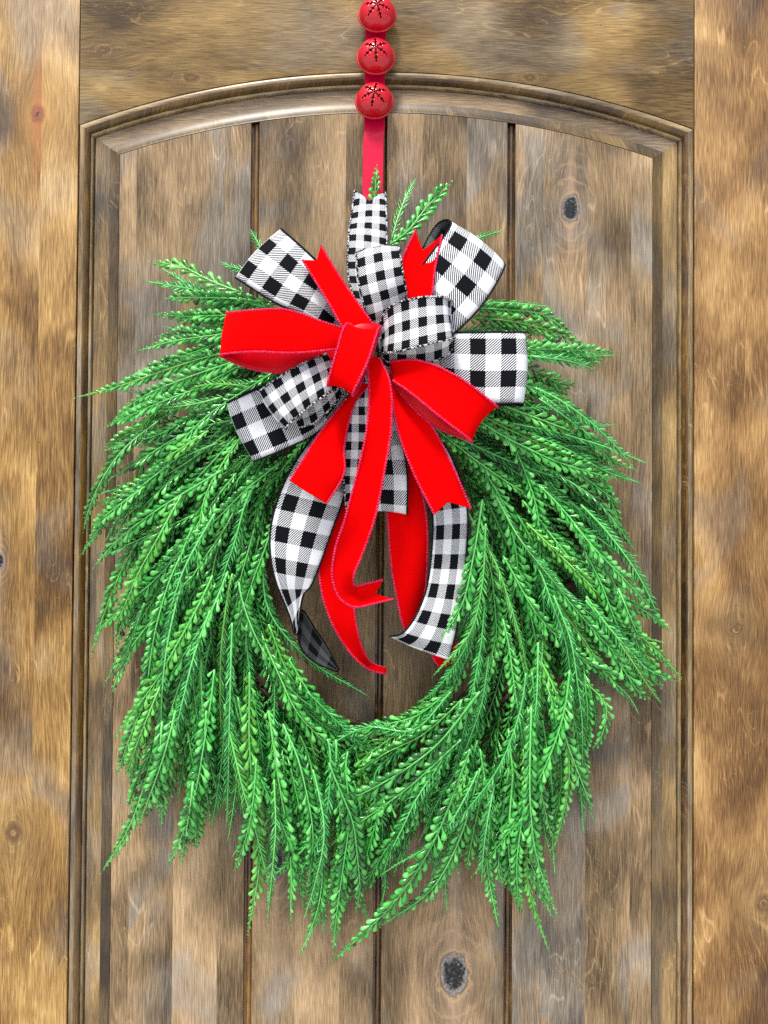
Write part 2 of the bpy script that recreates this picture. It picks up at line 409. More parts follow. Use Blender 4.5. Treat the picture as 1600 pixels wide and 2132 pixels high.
# ================================================================== HANGER WITH BELLS
def enamel(name, base, rough=0.22, coat=0.6):
    s = NT(name); v = s.tex('Object')
    n = s.noise(v, 60, 3); n2 = s.noise(v, 900, 2)
    s.set(Base_Color=s.mix(s.smooth(n, 0.35, 0.7, 0, 0.25), base, tuple(c * 0.75 for c in base)), Roughness=s.smooth(n, 0.3, 0.7, rough, rough + 0.12),
          Coat_Weight=coat, Coat_Roughness=0.04)
    s.b.inputs['Specular IOR Level'].default_value = 0.18
    s.bump(n2, 0.05, 0.0003); return s.mat
m_strap = enamel('rose_red_enamel', (0.54, 0.0005, 0.038), 0.35, 0.10)
m_bell = enamel('red_enamel', (0.50, 0.0005, 0.012), 0.35, 0.7)
m_hole = NT('bell_inside'); m_hole.set(Base_Color=(0.012, 0.002, 0.003), Roughness=0.9); m_hole = m_hole.mat

hanger = thing('wreath_hanger', 'glossy red metal strap hanger with three snowflake jingle bells above the wreath', 'wreath hanger')
path = [(785, -60, 3.5), (783, 40, 4), (781, 150, 6.0), (780, 230, 8), (780, 268, 10), (779, 281, 11.5), (778, 292, 11.8), (777, 350, 12.5), (776, 420, 15), (776, 452, 20), (776, 470, 32), (776, 476, 50)]
pts = np.array([tuple(U(a, b, d / 1000)) for a, b, d in path])
C = catmull(pts, 90)
hw = 0.0121; th = 0.0011
T = np.gradient(C, axis=0); T /= np.linalg.norm(T, axis=1, keepdims=True)
S = np.tile([1.0, 0, 0], (len(C), 1)); N = np.cross(S, T); N *= np.sign(-N[:, 1:2] + 1e-9)
sec = [(-1, .5, 0), (-.97, 1, 0), (.97, 1, 0), (1, .5, 0), (1, -.5, 0), (.97, -1, 0), (-.97, -1, 0), (-1, -.5, 0)]
V = np.stack([C + S * hw * a + N * th * b for a, b, _ in sec], 1).reshape(-1, 3)
o = obj('strap', mesh_np('strap', V, grid_faces(len(C), 8, True)), m_strap, hanger)
m = o.modifiers.new('smooth', 'EDGE_SPLIT'); m.split_angle = math.radians(40)

def snowflake(R, rot):
    """outline polygon of a six armed snowflake hole"""
    P = []
    arm = [(0.055, 0.10), (0.055, 0.26), (0.17, 0.37), (0.205, 0.31), (0.225, 0.42), (0.055, 0.42), (0.05, 0.47), (0.14, 0.55), (0.15, 0.62), (0.05, 0.57), (0.055, 0.70), (0.0, 0.75)]
    arm = [(0.045, 0.085), (0.034, 0.27), (0.13, 0.36), (0.135, 0.42), (0.034, 0.36), (0.032, 0.47), (0.10, 0.55), (0.10, 0.605), (0.036, 0.56), (0.045, 0.69), (0.0, 0.74)]
    full = [(a, b) for a, b in arm] + [(-a, b) for a, b in arm[-2::-1]]
    for k in range(6):
        t = rot + k * PI / 3
        for a, b in full[::-1][::-1]:
            a2 = -a
            P.append(((a2 * math.cos(t) - b * math.sin(t)) * R, (a2 * math.sin(t) + b * math.cos(t)) * R))
    return P

def bell(px, py, base_d, rot, Rb, tilt):
    c = U(px, py, base_d)
    fl = snowflake(Rb, rot); nf = len(fl)
    ring = [(Rb * math.cos(a), Rb * math.sin(a)) for a in np.linspace(0, 2 * PI, 64, endpoint=False)]
    inner = []
    for r in (0.985, 0.95, 0.89, 0.80):
        inner += [(Rb * r * math.cos(a), Rb * r * math.sin(a)) for a in np.linspace(0.01, 2 * PI + 0.01, 56, endpoint=False)]
    for gx_ in np.linspace(-.72, .72, 21):
        for gy_ in np.linspace(-.72, .72, 21):
            if gx_ ** 2 + gy_ ** 2 < 0.55: inner.append((gx_ * Rb + 1e-5, gy_ * Rb + 2e-5))
    pts2 = [Vector(p) for p in fl] + [Vector(p) for p in ring] + [Vector(p) for p in inner]
    ed = [(i, (i + 1) % nf) for i in range(nf)] + [(nf + i, nf + (i + 1) % 64) for i in range(64)]
    r = delaunay_2d_cdt(pts2, ed, [], 0, 1e-7)
    vs, fs = r[0], r[2]
    def in_flake(f):
        cx = sum(vs[i].x for i in f) / len(f); cy = sum(vs[i].y for i in f) / len(f)
        return inside((cx, cy), np.array(fl))
    keep = [f for f in fs if not in_flake(f)]
    V = []
    for v in vs:
        q = min((v.x ** 2 + v.y ** 2) / (Rb * Rb), 1.0)
        V.append((v.x, -Rb * 0.86 * math.sqrt(max(1 - q, 0)), v.y))
    me = bpy.data.meshes.new('bell'); me.from_pydata(V, [], [list(f) for f in keep]); me.update()
    bm = bmesh.new(); bm.from_mesh(me); bmesh.ops.recalc_face_normals(bm, faces=bm.faces)
    for f in bm.faces:
        if f.normal.dot(f.calc_center_median()) < 0: f.normal_flip()
    bmesh.ops.delete(bm, geom=[v for v in bm.verts if not v.link_faces], context='VERTS')
    bm.to_mesh(me); bm.free(); me.shade_smooth()
    b = obj('bell', me, m_bell, hanger); b.location = c; b.rotation_euler = (tilt, 0, 0)
    me.materials.append(m_hole)
    so = b.modifiers.new('wall', 'SOLIDIFY'); so.thickness = 0.0007; so.offset = -1; so.material_offset = 1; so.material_offset_rim = 0
    # rolled rim and back half
    a = np.linspace(0, 2 * PI, 73)[:-1]; b_ = np.linspace(0, 2 * PI, 11)[:-1]
    VV = np.array([((Rb * 1.0 + 0.0016 * math.cos(q)) * math.cos(p), 0.0012 + 0.0016 * math.sin(q), (Rb * 1.0 + 0.0016 * math.cos(q)) * math.sin(p)) for p in a for q in b_])
    VV = np.vstack([VV.reshape(72, 10, 3), VV.reshape(72, 10, 3)[:1]]).reshape(-1, 3)
    obj('rim', mesh_np('rim', VV, grid_faces(73, 10, True)), m_bell, b)
    n = 10; VV = []
    for k in range(n):
        t = k / (n - 1) * PI / 2
        for p in a: VV.append((Rb * 0.985 * math.cos(t) * math.cos(p) + 0, 0.0022 + Rb * 0.42 * math.sin(t), Rb * 0.985 * math.cos(t) * math.sin(p)))
    VV = np.array(VV)
    obj('back_shell', mesh_np('back_shell', VV, grid_faces(n, 72, True)), m_bell, b)
    # dark clapper ball seen through the holes
    bm = bmesh.new(); bmesh.ops.create_icosphere(bm, subdivisions=2, radius=Rb * 0.5)
    me = bpy.data.meshes.new('clapper'); bm.to_mesh(me); bm.free(); me.shade_smooth()
    k = obj('clapper', me, m_hole, b); k.location = (0, -0.001, 0)
    return b
RB = 38.5 * MM * 0.98
bell(786, 30, 0.016, 0.30, RB, -0.16)
bell(783, 118, 0.0175, 0.05, RB, -0.16)
bell(780, 210, 0.0195, -0.18, RB, -0.16)

# ================================================================== WREATH
def leaf_mat(name, dark, mid, light, yel):
    s = NT(name)
    at = s.n.new('ShaderNodeAttribute'); at.attribute_name = 'tint'; t = at.outputs['Fac']
    oi = s.n.new('ShaderNodeObjectInfo').outputs['Random']
    v = s.tex('Object'); n = s.noise(v, 160, 2)
    f = s.m('ADD', s.m('MULTIPLY', t, 0.55), s.m('MULTIPLY', n, 0.45))
    col = s.ramp(f, [(0.28, dark), (0.48, mid), (0.74, light)])
    col = s.mix(s.smooth(oi, 0.78, 1.0, 0, 0.32), col, yel)
    col = s.mix(s.smooth(oi, 0.0, 0.25, 0.5, 0), col, dark)
    s.set(Base_Color=col, Roughness=0.34, Coat_Weight=0.75, Coat_Roughness=0.10)
    s.b.inputs['Specular IOR Level'].default_value = 0.35
    s.bump(s.noise(v, 700, 2), 0.15, 0.0006)
    return s.mat
m_leaf = leaf_mat('plastic_leaf_green', (0.0015, 0.050, 0.004), (0.017, 0.275, 0.024), (0.145, 0.62, 0.130), (0.22, 0.50, 0.02))
m_needle = leaf_mat('plastic_needle_green', (0.0015, 0.055, 0.007), (0.020, 0.295, 0.046), (0.14, 0.64, 0.19), (0.19, 0.50, 0.03))
m_stem = leaf_mat('plastic_stem_green', (0.03, 0.30, 0.04), (0.10, 0.54, 0.10), (0.22, 0.68, 0.19), (0.34, 0.64, 0.06))
sv = NT('grapevine_bark'); nv = sv.noise(sv.tex('Object'), 90, 4)
sv.set(Base_Color=sv.ramp(nv, [(0.3, (0.02, 0.011, 0.006)), (0.7, (0.09, 0.05, 0.025))]), Roughness=0.8); sv.bump(nv, 0.6, 0.002); m_vine = sv.mat

wreath = thing('wreath', 'full green artificial fern wreath hanging on the wooden door', 'wreath')

# grapevine ring
wc = U(785, 1118, 0.02)
for k in range(5):
    a = np.linspace(0, 2 * PI, 160)
    r = 0.222 + 0.010 * np.sin(a * (3 + k) + k * 2.1) + 0.004 * np.sin(a * 11 + k)
    y = -0.020 + 0.008 * np.cos(a * (4 + k % 2) + k * 1.3)
    P = np.stack([wc.x + r * np.sin(a), y, wc.z + r * np.cos(a)], 1)
    V, Q, Tn = tube(P, 0.0042 + 0.001 * np.sin(a * 17 + k), 7)
    obj('vine', mesh_np('vine', V, Q, Tn), m_vine, wreath)

# heading field (degrees from straight down, positive towards the left of the picture)
FIELD = np.array([
 (560,560,100),(420,600,97),(420,700,86),(350,780,77),(500,830,68),(300,880,66),(300,1000,52),(420,950,50),(540,950,40),(300,1120,40),(420,1100,33),(540,1100,10),
 (260,1250,30),(400,1280,20),(540,1280,-3),(600,1330,-16),(280,1420,20),(420,1450,8),(560,1450,-10),(660,1500,-34),(320,1620,13),(450,1620,2),(580,1650,-8),(680,1650,-12),
 (400,1780,10),(550,1800,2),(650,1850,6),(740,1620,-22),(770,1800,8),
 (960,620,-95),(1050,640,-85),(1150,680,-75),(1120,760,-80),(1200,800,-62),(1080,860,-60),(1200,930,-58),(980,950,-46),(1100,1000,-50),(1220,1050,-48),(1000,1100,-26),(1120,1120,-36),(1250,1150,-43),
 (970,1250,6),(1080,1250,-13),(1200,1250,-30),(1320,1320,-36),(940,1380,24),(1050,1400,2),(1150,1400,-10),(1280,1430,-24),(880,1470,46),(980,1530,20),(1100,1550,2),(1200,1570,-7),
 (800,1560,55),(900,1620,38),(1000,1680,14),(1120,1700,-1),(1180,1780,-14),(850,1750,28),(950,1800,10),(1100,1850,-14),(780,1880,36)], float)
FV = np.stack([-np.sin(np.radians(FIELD[:, 2])), np.cos(np.radians(FIELD[:, 2]))], 1)
def heading(p):
    d2 = ((FIELD[:, :2] - p) ** 2).sum(1) + 900
    w = 1 / d2 ** 1.6
    v = (w[:, None] * FV).sum(0); return v / np.linalg.norm(v)
OUT = np.array([(570,545),(480,560),(330,540),(300,590),(330,650),(330,720),(165,825),(240,900),(225,1000),(195,1050),(195,1170),(200,1300),(232,1430),(262,1560),(270,1690),(345,1710),(375,1795),(455,1720),(505,1840),(525,1925),
 (615,1912),(690,1960),(745,1935),(800,1925),(870,1850),(930,1890),(975,1800),(1030,1920),(1060,1880),(1135,1960),(1150,1890),(1215,1730),(1235,1640),(1250,1560),(1325,1480),(1355,1455),(1405,1415),(1392,1310),(1325,1150),(1315,1010),(1345,965),
 (1275,880),(1225,790),(1280,740),(1215,710),(1140,640),(1010,600),(900,700),(700,700)], float)
HOLE = np.array([(640,940),(600,1020),(573,1120),(570,1230),(590,1330),(630,1405),(680,1462),(735,1508),(790,1522),(850,1482),(900,1432),(935,1380),(955,1290),(968,1190),(968,1090),(950,1000),(915,930),(800,880)], float)
# leaflet templates: x along, y across, z through
def template(ts, rs, sides, flat):
    V = []
    for t, r in zip(ts, rs):
        for k in range(sides):
            a = 2 * PI * k / sides + 0.3
            V.append((t, r * math.cos(a), r * math.sin(a) * flat))
    V.append((1.0, 0, 0)); n = len(ts)
    Q = grid_faces(n, sides, True)
    Tn = np.array([((n - 1) * sides + k, (n - 1) * sides + (k + 1) % sides, n * sides) for k in range(sides)])
    return np.array(V), Q, Tn
BULB = template([0, .36, .64, .84, .965], [.03, .06, .165, .235, .15], 6, 0.75)
BULB_LO = template([0, .5, .85], [.035, .11, .19], 4, 0.7)
NEED = template([0, .55], [.05, .085], 4, 0.6)

def leaves_geo(P, kind, scale, roll, lo=False, r=rng):
    """all leaflets of one frond; P = stem points spaced evenly"""
    N = len(P)
    T = np.gradient(P, axis=0); T /= np.linalg.norm(T, axis=1, keepdims=True)
    S = np.cross(T, [0, -1.0, 0]); S /= np.linalg.norm(S, axis=1, keepdims=True) + 1e-9
    Nn = np.cross(S, T)
    Nn *= np.where(Nn[:, 1:2] > 0, -1, 1)
    cr, sr = math.cos(roll), math.sin(roll)
    S, Nn = S * cr + Nn * sr, Nn * cr - S * sr
    if kind == 'bulb':
        rows = [(0.18, 35), (PI - 0.18, 35), (-0.75, 31), (PI + 0.75, 31)] if not lo else [(0.2, 42), (PI - 0.2, 42)]
        tmp = BULB_LO if lo else BULB; L0 = 0.0142
    else:
        rows = [(0.10, 36), (PI - 0.10, 36), (-0.7, 32), (PI + 0.7, 32)] if not lo else [(0.1, 38), (PI - 0.1, 38)]
        tmp = NEED; L0 = 0.0135
    tv, tq, tt = tmp
    AV, AQ, AT, tint = [], [], [], []
    s = np.linspace(0, 1, N)
    prof = np.clip(0.62 + 0.5 * np.sin(np.clip(s * 1.15, 0, 1) * PI), 0, 1.0) * np.clip((1 - s) * 4.0 + 0.30, 0, 1)
    base = 0
    for j, (psi, beta) in enumerate(rows):
        n = N
        ps = psi + r.normal(0, 0.16, n); be = np.radians(beta + r.normal(0, 5.5, n)) * (1 - 0.35 * s ** 3)
        D = np.cos(be)[:, None] * T + np.sin(be)[:, None] * (np.cos(ps)[:, None] * S + np.sin(ps)[:, None] * Nn)
        W = np.cross(D, Nn); W /= np.linalg.norm(W, axis=1, keepdims=True) + 1e-9
        Z = np.cross(W, D)
        L = L0 * scale * prof * r.uniform(0.85, 1.12, n)
        if j >= 2: L = L * 0.80
        off = (0.5 if j in (1, 2) else 0.0) * (np.linalg.norm(P[1] - P[0]))
        B = P + T * off
        x, y, z = tv[:, 0], tv[:, 1], tv[:, 2]
        G_ = B[:, None] + L[:, None, None] * (x[None, :, None] * D[:, None] + y[None, :, None] * W[:, None] + z[None, :, None] * Z[:, None]
             + (0.16 * x ** 2)[None, :, None] * T[:, None] - (0.10 * x ** 2)[None, :, None] * Nn[:, None])
        k = len(tv)
        o = base + np.arange(n) * k
        AV.append(G_.reshape(-1, 3))
        if len(tq): AQ.append((tq[None] + o[:, None, None]).reshape(-1, 4))
        AT.append((tt[None] + o[:, None, None]).reshape(-1, 3))
        tint.append(np.repeat(np.clip(r.normal(0.5, 0.22, n), 0, 1), k) + np.tile((x - 0.4) * 0.25, n))
        base += n * k
    return np.vstack(AV), np.vstack(AQ), np.vstack(AT), np.concatenate(tint)

def add_tint(me, t):
    a = me.attributes.new('tint', 'FLOAT', 'POINT'); a.data.foreach_set('value', np.asarray(t, np.float32))

def world_path(pp, depth):
    return np.array([tuple(U(p[0], p[1], d)) for p, d in zip(pp, depth)])

def resample(W, sp):
    L = np.concatenate([[0], np.cumsum(np.linalg.norm(np.diff(W, axis=0), axis=1))])
    n = max(int(L[-1] / sp), 6); q = np.linspace(0, L[-1], n)
    return np.stack([np.interp(q, L, W[:, j]) for j in range(3)], 1)

def frond(W, kind, scale, roll):
    sp = (0.0088 if kind == 'bulb' else 0.0056) * scale
    P = resample(W, sp); N = len(P)
    rad = np.linspace(0.00135, 0.00055, N) * scale
    V, Q, Tn = tube(P, rad, 5)
    me = mesh_np('frond', V, Q, Tn); add_tint(me, np.full(len(V), rng.uniform(.35, .7)))
    f = obj('frond', me, m_stem, wreath)
    V, Q, Tn, t = leaves_geo(P, kind, scale, roll)
    me = mesh_np('leaflets', V, Q, Tn); add_tint(me, t)
    l = obj('leaflets', me, m_leaf if kind == 'bulb' else m_needle, f); l['kind'] = 'stuff'
    return f

def grow(base, length, dev, curl, jit=0.0):
    ctr = np.array((780.0, 1150.0))
    p = np.array(base, float); pts = [p.copy()]; step = 14; trav = 0
    a = dev
    while trav < length:
        h = heading(p); ca, sa = math.cos(a), math.sin(a)
        h = np.array([h[0] * ca - h[1] * sa, h[0] * sa + h[1] * ca])
        q = p + h * step
        if len(pts) > 6 and (not inside(ctr + (q - ctr) * (1 + jit), OUT) or inside(q, HOLE)): break
        p = q; pts.append(p.copy()); trav += step; a += curl
    return np.array(pts)

BASES = []
while len(BASES) < 1300:
    p = np.array((rng.uniform(300, 1300), rng.uniform(600, 1640)))
    if not inside((780 + (p[0] - 780) * 1.12, 1150 + (p[1] - 1150) * 1.12), OUT) or inside(p, HOLE): continue
    if (p[0] < 540 and p[1] < 800) or (p[0] > 1060 and p[1] < 740): continue
    BASES.append(p)

# under layer: one mass of fronds nobody can pick apart
AV, AQ, AT, TT = [], [], [], []; base = 0
for i in range(330):
    p = BASES[i]
    pp = grow(p, rng.uniform(180, 320), rng.normal(0, 0.22), rng.normal(0, 0.008), rng.uniform(0.08, 0.26))
    if len(pp) < 8: continue
    s = np.linspace(0, 1, len(pp))
    d = rng.uniform(0.018, 0.046) * (1 - 0.35 * s)
    P = resample(world_path(pp, d), 0.0085)
    V, Q, Tn, t = leaves_geo(P, 'bulb', 1.0, rng.normal(0, 0.5), lo=True)
    V2, Q2, T2 = tube(P, 0.0011, 4)
    AV += [V, V2]; AQ += [Q + base, Q2 + base + len(V)]; AT += [Tn + base, T2 + base + len(V)]; TT += [t, np.full(len(V2), .5)]
    base += len(V) + len(V2)
me = mesh_np('under_fronds', np.vstack(AV), np.vstack(AQ), np.vstack(AT)); add_tint(me, np.concatenate(TT))
o = obj('under_fronds', me, m_leaf, wreath); o['kind'] = 'stuff'

# loose sprays that draw the outline: (points in the picture, kind, scale, depth mm at base and tip)
SPRAYS = [
 ([(505,610),(440,585),(380,555),(322,545)],'bulb',1.1,70,45), ([(560,560),(500,560),(460,545)],'needle',.7,40,28), ([(550,535),(540,510),(522,478)],'needle',.8,60,40),
 ([(560,640),(470,620),(390,600),(306,586)],'needle',1.0,75,40), ([(560,690),(480,668),(400,660),(328,655)],'bulb',.95,70,40), ([(600,655),(500,630),(405,640)],'needle',1.0,80,50),
 ([(560,660),(470,680),(400,690),(350,682)],'bulb',.9,60,40), ([(620,690),(500,700),(400,735),(300,775),(240,805)],'bulb',.85,55,30),
 ([(640,760),(480,735),(360,765),(260,800),(165,826)],'bulb',.95,80,38), ([(600,740),(480,735),(370,745)],'needle',.95,70,40), ([(620,790),(500,800),(420,800),(330,815),(260,815)],'needle',.9,75,40),
 ([(560,810),(450,800),(380,815),(320,860),(265,930)],'needle',1.0,78,40), ([(560,830),(440,850),(330,905),(238,932)],'bulb',.9,80,40),
 ([(500,870),(390,900),(290,960),(225,1000)],'bulb',.95,80,40), ([(470,920),(340,980),(250,1030),(196,1052)],'bulb',.95,75,38), ([(460,980),(330,1060),(250,1120),(200,1175)],'bulb',1.0,85,40),
 ([(430,1060),(320,1110),(250,1140),(205,1150)],'bulb',.9,70,40), ([(400,1120),(320,1210),(260,1260),(208,1312)],'bulb',1.0,80,40), ([(400,1200),(310,1300),(260,1370),(234,1440)],'bulb',1.0,80,45),
 ([(330,1500),(310,1600),(270,1720),(215,1812)],'bulb',.8,60,22), ([(300,1450),(290,1540),(275,1610),(278,1650)],'bulb',.9,60,40), ([(370,1500),(350,1600),(340,1660),(336,1716)],'bulb',.9,70,40),
 ([(430,1480),(420,1600),(395,1700),(376,1796)],'bulb',1.05,90,45), ([(470,1500),(460,1600),(448,1680),(440,1722)],'needle',.9,70,40), ([(480,1560),(500,1650),(512,1720)],'needle',.9,60,35),
 ([(520,1400),(520,1560),(532,1700),(540,1800),(518,1935)],'bulb',1.1,95,50), ([(560,1480),(580,1620),(605,1780),(606,1915)],'bulb',1.15,95,50), ([(620,1560),(640,1700),(650,1790),(672,1830)],'bulb',1.0,80,45),
 ([(640,1620),(670,1760),(665,1880),(626,1988)],'bulb',.8,70,30), ([(620,1640),(650,1800),(672,1900),(672,1945)],'bulb',.75,50,25), ([(700,1640),(720,1760),(722,1840),(716,1890)],'bulb',1.0,85,45),
 ([(980,1560),(900,1760),(820,1880),(697,2000)],'bulb',1.15,100,40), ([(800,1650),(770,1760),(745,1850),(770,1925)],'bulb',.85,80,30), ([(860,1700),(800,1800),(740,1850)],'needle',.9,60,30),
 ([(1000,1600),(960,1740),(900,1850),(800,1925)],'bulb',.95,90,40), ([(980,1620),(945,1750),(928,1830),(932,1900)],'needle',.95,70,35), ([(960,1650),(925,1760),(895,1850)],'needle',.8,60,30),
 ([(1000,1560),(1020,1700),(1015,1800),(1038,1930)],'bulb',.85,80,35), ([(1060,1600),(1045,1720),(1040,1820),(1052,1845)],'bulb',.9,70,40), ([(1010,1620),(985,1740),(972,1808)],'bulb',.95,75,40),
 ([(1090,1560),(1100,1720),(1100,1840),(1142,1978)],'bulb',.85,80,30), ([(1095,1600),(1110,1760),(1130,1840),(1162,1905)],'bulb',.7,60,28), ([(1130,1500),(1150,1640),(1150,1740),(1156,1824)],'needle',.8,60,30),
 ([(1160,1500),(1170,1620),(1160,1690),(1142,1735)],'bulb',.95,70,40), ([(1190,1460),(1205,1560),(1212,1680),(1216,1735)],'needle',.9,60,32), ([(1180,1420),(1205,1540),(1228,1620)],'bulb',.85,70,38),
 ([(1220,1420),(1262,1470),(1250,1540),(1232,1560)],'bulb',.8,60,38), ([(1230,1300),(1290,1380),(1330,1440),(1352,1455)],'bulb',1.0,80,42), ([(1220,1250),(1300,1350),(1360,1400),(1405,1416)],'bulb',1.05,85,42),
 ([(1200,1180),(1280,1240),(1340,1270),(1393,1312)],'bulb',1.0,85,42), ([(1210,1320),(1260,1400),(1310,1450),(1330,1485)],'needle',.9,70,38), ([(1150,980),(1240,1040),(1290,1100),(1322,1145)],'bulb',1.0,80,42),
 ([(1160,1080),(1230,1110),(1290,1150),(1330,1158)],'needle',.85,70,38), ([(1060,880),(1160,900),(1260,930),(1346,964)],'needle',.95,85,42), ([(1100,900),(1190,940),(1260,980),(1332,1005)],'needle',.95,80,42),
 ([(1080,850),(1160,850),(1230,880),(1282,885)],'needle',.95,80,42), ([(1080,810),(1130,820),(1190,838)],'bulb',.8,70,42), ([(1080,740),(1160,745),(1220,742),(1280,740)],'needle',.95,80,42), ([(1080,720),(1160,722),(1240,760)],'bulb',.9,78,42),
 ([(960,660),(1060,668),(1150,690),(1218,720)],'bulb',.95,70,42), ([(960,640),(1060,645),(1130,655),(1190,695)],'bulb',.9,66,42), ([(950,690),(1060,680),(1140,700)],'needle',.95,62,38), ([(960,640),(1040,630),(1145,638)],'needle',.9,60,36),
 ([(940,560),(990,500),(1046,480)],'needle',.75,60,38), ([(812,510),(850,480),(890,430),(934,386)],'bulb',1.05,85,55), ([(815,500),(830,450),(848,405),(866,372)],'needle',.85,62,40), ([(778,470),(780,420),(785,352)],'bulb',.72,30,28),
 ([(545,1150),(560,1270),(640,1370),(768,1450)],'needle',1.0,75,30), ([(560,1300),(600,1400),(660,1470),(745,1525)],'bulb',1.0,80,45), ([(940,1440),(860,1520),(760,1515),(660,1570)],'needle',.9,85,60),
 ([(600,1370),(650,1450),(700,1500),(765,1548)],'bulb',.95,70,55), ([(590,1420),(660,1500),(730,1540),(800,1580)],'bulb',.95,60,50), ([(640,1440),(700,1500),(760,1560)],'needle',1.0,76,60), ([(945,1430),(870,1490),(790,1515),(715,1570)],'bulb',.9,70,55), ([(960,1460),(880,1530),(800,1570),(730,1620)],'bulb',1.0,82,62), ([(910,1450),(850,1490),(800,1505)],'needle',.9,48,40),
 ([(1005,1040),(988,1150),(962,1260),(922,1325)],'bulb',.95,112,110), ([(1012,1090),(1004,1220),(978,1320),(905,1405)],'needle',.9,112,104), ([(1000,1440),(900,1560),(760,1650),(650,1690)],'bulb',1.05,100,75), ([(960,1540),(850,1640),(740,1720),(690,1760)],'bulb',1.0,90,60),
]
for k, (pp, kind, sc, d0, d1) in enumerate(SPRAYS):
    d = np.linspace(d0, d1, len(pp)) / 1000
    C = catmull(world_path(pp, d), 60)
    frond(C, kind, sc, rng.normal(0, 0.35))

# the body of the wreath
n_body = 300 - len(SPRAYS); made = 0; i = 420
while made < n_body:
    p = BASES[i]; i += 1
    pp = grow(p, rng.uniform(300, 540), rng.normal(0, 0.15), rng.normal(0, 0.011), rng.uniform(-0.05, 0.16))
    if len(pp) < 10: continue
    s = np.linspace(0, 1, len(pp)); l = rng.uniform(0, 1)
    d0 = 0.036 + 0.062 * l
    d = d0 * (1 - 0.45 * s ** 2) + 0.006 * np.sin(s * PI)
    kind = 'bulb' if rng.random() < 0.66 else 'needle'
    frond(world_path(pp, d), kind, rng.uniform(0.80, 1.08), rng.normal(0, 0.45)); made += 1

# ================================================================== BOW
def plaid(name, cell, width, phase_v=0.0, dim=1.0, ph_u=0.0, hatch=5.2):
    s = NT(name)
    Ux, Uy, _ = s.sep(s.tex('UV'))
    u = s.m('ADD', s.m('DIVIDE', Ux, cell), ph_u); v = s.m('ADD', s.m('DIVIDE', Uy, cell), phase_v + 40)
    eu = s.m('LESS_THAN', s.m('FRACT', s.m('MULTIPLY', u, 0.5)), 0.5)
    ev = s.m('LESS_THAN', s.m('FRACT', s.m('MULTIPLY', v, 0.5)), 0.5)
    hat = s.m('LESS_THAN', s.m('FRACT', s.m('MULTIPLY', s.m('ADD', s.m('MULTIPLY', u, 1.15), v), hatch)), 0.5)
    both = s.m('MULTIPLY', eu, ev); either = s.m('SUBTRACT', s.m('MAXIMUM', eu, ev), both)
    blk = s.m('ADD', both, s.m('MULTIPLY', either, hat), clamp=True)
    weave = s.noise(s.xyz(s.m('MULTIPLY', Ux, 2200), s.m('MULTIPLY', Uy, 2200), 0), 1, 2)
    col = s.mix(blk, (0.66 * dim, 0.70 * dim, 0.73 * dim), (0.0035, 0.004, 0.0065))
    s.set(Base_Color=col, Roughness=0.75)
    s.b.inputs['Specular IOR Level'].default_value = 0.08
    s.bump(weave, 0.25, 0.0004)
    return s.mat
W_W, G_W, R_W = 0.0690, 0.0450, 0.0420
m_W = plaid('large_buffalo_check', W_W / 4.4, W_W, ph_u=1.6)
m_G = plaid('small_gingham_check', G_W / 5.0, G_W, hatch=4.0)
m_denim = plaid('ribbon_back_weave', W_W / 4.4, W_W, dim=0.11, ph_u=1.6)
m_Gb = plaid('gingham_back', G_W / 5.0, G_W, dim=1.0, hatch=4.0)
def velvet(name, base, rough, sheen):
    s = NT(name); v = s.tex('UV'); n = s.noise(v, 900, 3); n2 = s.noise(v, 30, 3)
    s.set(Base_Color=s.mix(s.smooth(n2, .3, .7, 0, .25), base, tuple(c * 0.82 for c in base)), Roughness=rough)
    s.b.inputs['Sheen Weight'].default_value = sheen; s.b.inputs['Sheen Tint'].default_value = (1, .05, .05, 1); s.b.inputs['Specular IOR Level'].default_value = 0.03
    s.bump(n, 0.3, 0.0004); return s.mat
m_R = velvet('red_velvet', (0.66, 0.0004, 0.0010), 0.95, 0.04)
m_Rb = velvet('red_satin_back', (0.60, 0.001, 0.008), 0.35, 0.0); m_Rb.node_tree.nodes['Principled BSDF'].inputs['Specular IOR Level'].default_value = 0.16
def thread(name, a, b, sc):
    s = NT(name); n = s.noise(s.tex('Object'), sc, 2)
    s.set(Base_Color=s.mix(s.smooth(n, .48, .56), a, b), Roughness=0.8); s.b.inputs['Specular IOR Level'].default_value = 0.1; return s.mat
m_Re = thread('crimson_stitching', (0.50, 0.002, 0.035), (0.72, 0.05, 0.12), 900)
m_We = thread('black_wired_edge', (0.006, 0.006, 0.008), (0.012, 0.012, 0.014), 300)
m_Ge = thread('black_white_stitching', (0.006, 0.006, 0.008), (0.55, 0.56, 0.6), 420)
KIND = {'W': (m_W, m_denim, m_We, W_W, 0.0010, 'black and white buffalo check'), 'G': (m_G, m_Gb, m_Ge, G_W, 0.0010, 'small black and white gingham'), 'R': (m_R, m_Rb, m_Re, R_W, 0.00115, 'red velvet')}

bow = thing('bow', 'red velvet and black and white checked ribbon bow tied on top of the wreath', 'bow')

